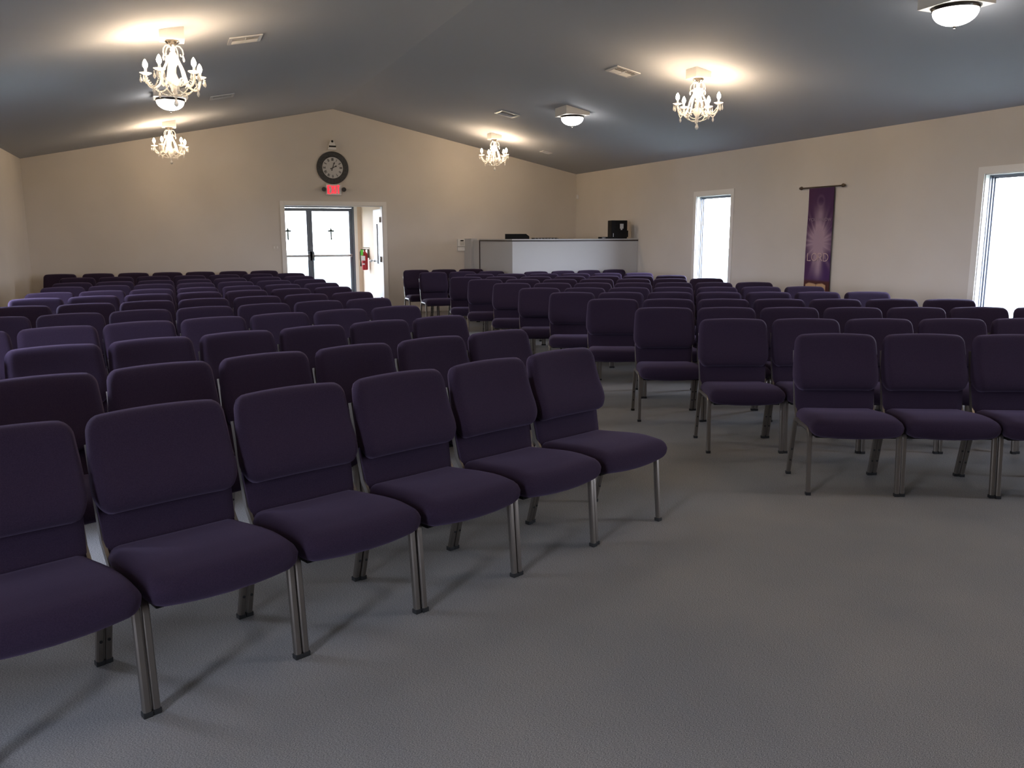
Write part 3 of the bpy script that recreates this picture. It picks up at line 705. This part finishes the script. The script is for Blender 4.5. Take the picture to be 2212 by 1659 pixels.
# ------------------------------------------------------------------ banner on the right wall
BZ1, BZ0, BYA, BYB = 2.112, 0.60, 8.720, 9.195   # wall plane banner; left edge is the far one
bn = thing('hanging_banner', (XR-.03, (BYA+BYB)/2, BZ1), label='tall purple cloth banner lettered LORD hanging between the two right windows', cat='banner')
H = BZ1-BZ0; Wb = BYB-BYA
def banner_mesh():
    bm = bmesh.new(); NU, NV = 48, 150; lay = bm.verts.layers.float_color.new('print'); g = []
    rnd = random.Random(3); rays = [(rnd.uniform(0, 2*PI), rnd.uniform(.04, .10), rnd.uniform(.4, 1)) for _ in range(26)]
    def mixc(a, b, t): t = max(0, min(1, t)); return tuple(a[i]+(b[i]-a[i])*t for i in range(3))
    for j in range(NV+1):
        row = []
        for i in range(NU+1):
            u = -1+2*i/NU; v = j/NV             # u: -1 left (far) .. 1 right (near), v: 0 top .. 1 bottom
            c = mixc((.062,.024,.070), (.066,.026,.115), v)
            if u < 0: c = mixc(c, (.085,.030,.068), .5*-u)
            beam = math.exp(-(u/.30)**2)*sstep(.10, .24, v)*(1-sstep(.70, .84, v))
            dx, dy = u*.5, (v-.475)*H/Wb; rr = math.hypot(dx, dy*.92); th = math.atan2(dy, dx); ray = 0
            for a, wd, st in rays:
                da = abs((th-a+PI) % (2*PI)-PI); ray = max(ray, st*math.exp(-(da/wd)**2))
            burst = math.exp(-(rr/.44)**4)*.95 + .65*ray*math.exp(-(rr/.72)**3)
            loops = .12*math.exp(-((math.hypot(u*.5, (v-.115)*H/Wb*.8)-.12)/.03)**2)
            c = mixc(c, (.38,.26,.32), min(1, .75*beam+burst*.85+loops))
            if v > .795:
                c = mixc(c, (.085,.028,.026), sstep(.795, .825, v))
                bk = .840 - .010*abs(math.sin(abs(u+.05)*PI*.9)) + .05*max(0, abs(u+.05)-.55)
                if v > bk and abs(u+.05) < .80 and v < .91+.02*u: c = mixc(c, (.60,.38,.22), sstep(0, .008, v-bk)*(.25 if abs(u+.03) < .03 else 1))
            y = (Wb/2)*(-u); z = -v*H; ed = .003*math.sin(v*9)+.004*math.sin(u*5+v*3)
            vt_ = bm.verts.new((-.004+ed, y, z)); vt_[lay] = (*c, 1); row.append(vt_)
        g.append(row)
    back = [[bm.verts.new(q.co+Vector((.003,0,0))) for q in r] for r in g]
    for r, rb in zip(g, back):
        for q, qb in zip(r, rb): qb[lay] = q[lay]
    for j in range(NV):
        for i in range(NU):
            bm.faces.new((g[j][i], g[j+1][i], g[j+1][i+1], g[j][i+1])); bm.faces.new((back[j][i], back[j][i+1], back[j+1][i+1], back[j+1][i]))
    m_ = MB(); m_.bm.free(); m_.bm = bm; return m_
cloth = banner_mesh().build('cloth', M['banner'], bn, smooth=60)
pl_ = lambda x, y, o: Vector((-.015-o, -x, y))
lm = MB(); word(lm, 'LORD', .012, -.635*H, .100, pl_, .0090, .001, gap=.10, width=.40); lm.build('lettering', M['letter'], cloth)
lm = MB(); word(lm, 'YOU KNOW', .010, -.285*H, .036, pl_, .006, .001, width=.42); lm.build('lettering', M['faint'], cloth)
rodm = MB().tube([(-.006, -.36, .012), (-.006, .36, .012)], .009, 10).build('rod', M['rod'], bn, smooth=60)
for s in (-1, 1):
    MB().lathe([(0,0),(.010,0),(.010,.01),(.021,.022),(.024,.036),(.014,.052),(.018,.060),(.008,.075),(0,.078)], n=12, mat=Matrix.Translation((-.006, s*.35, .012)) @ Matrix.Rotation(-s*PI/2, 4, 'X')).build('finial', M['rod'], rodm, smooth=40)
    MB().box(-.010, .030, s*.30-.008, s*.30+.008, .004, .020).build('bracket', M['rod'], rodm)
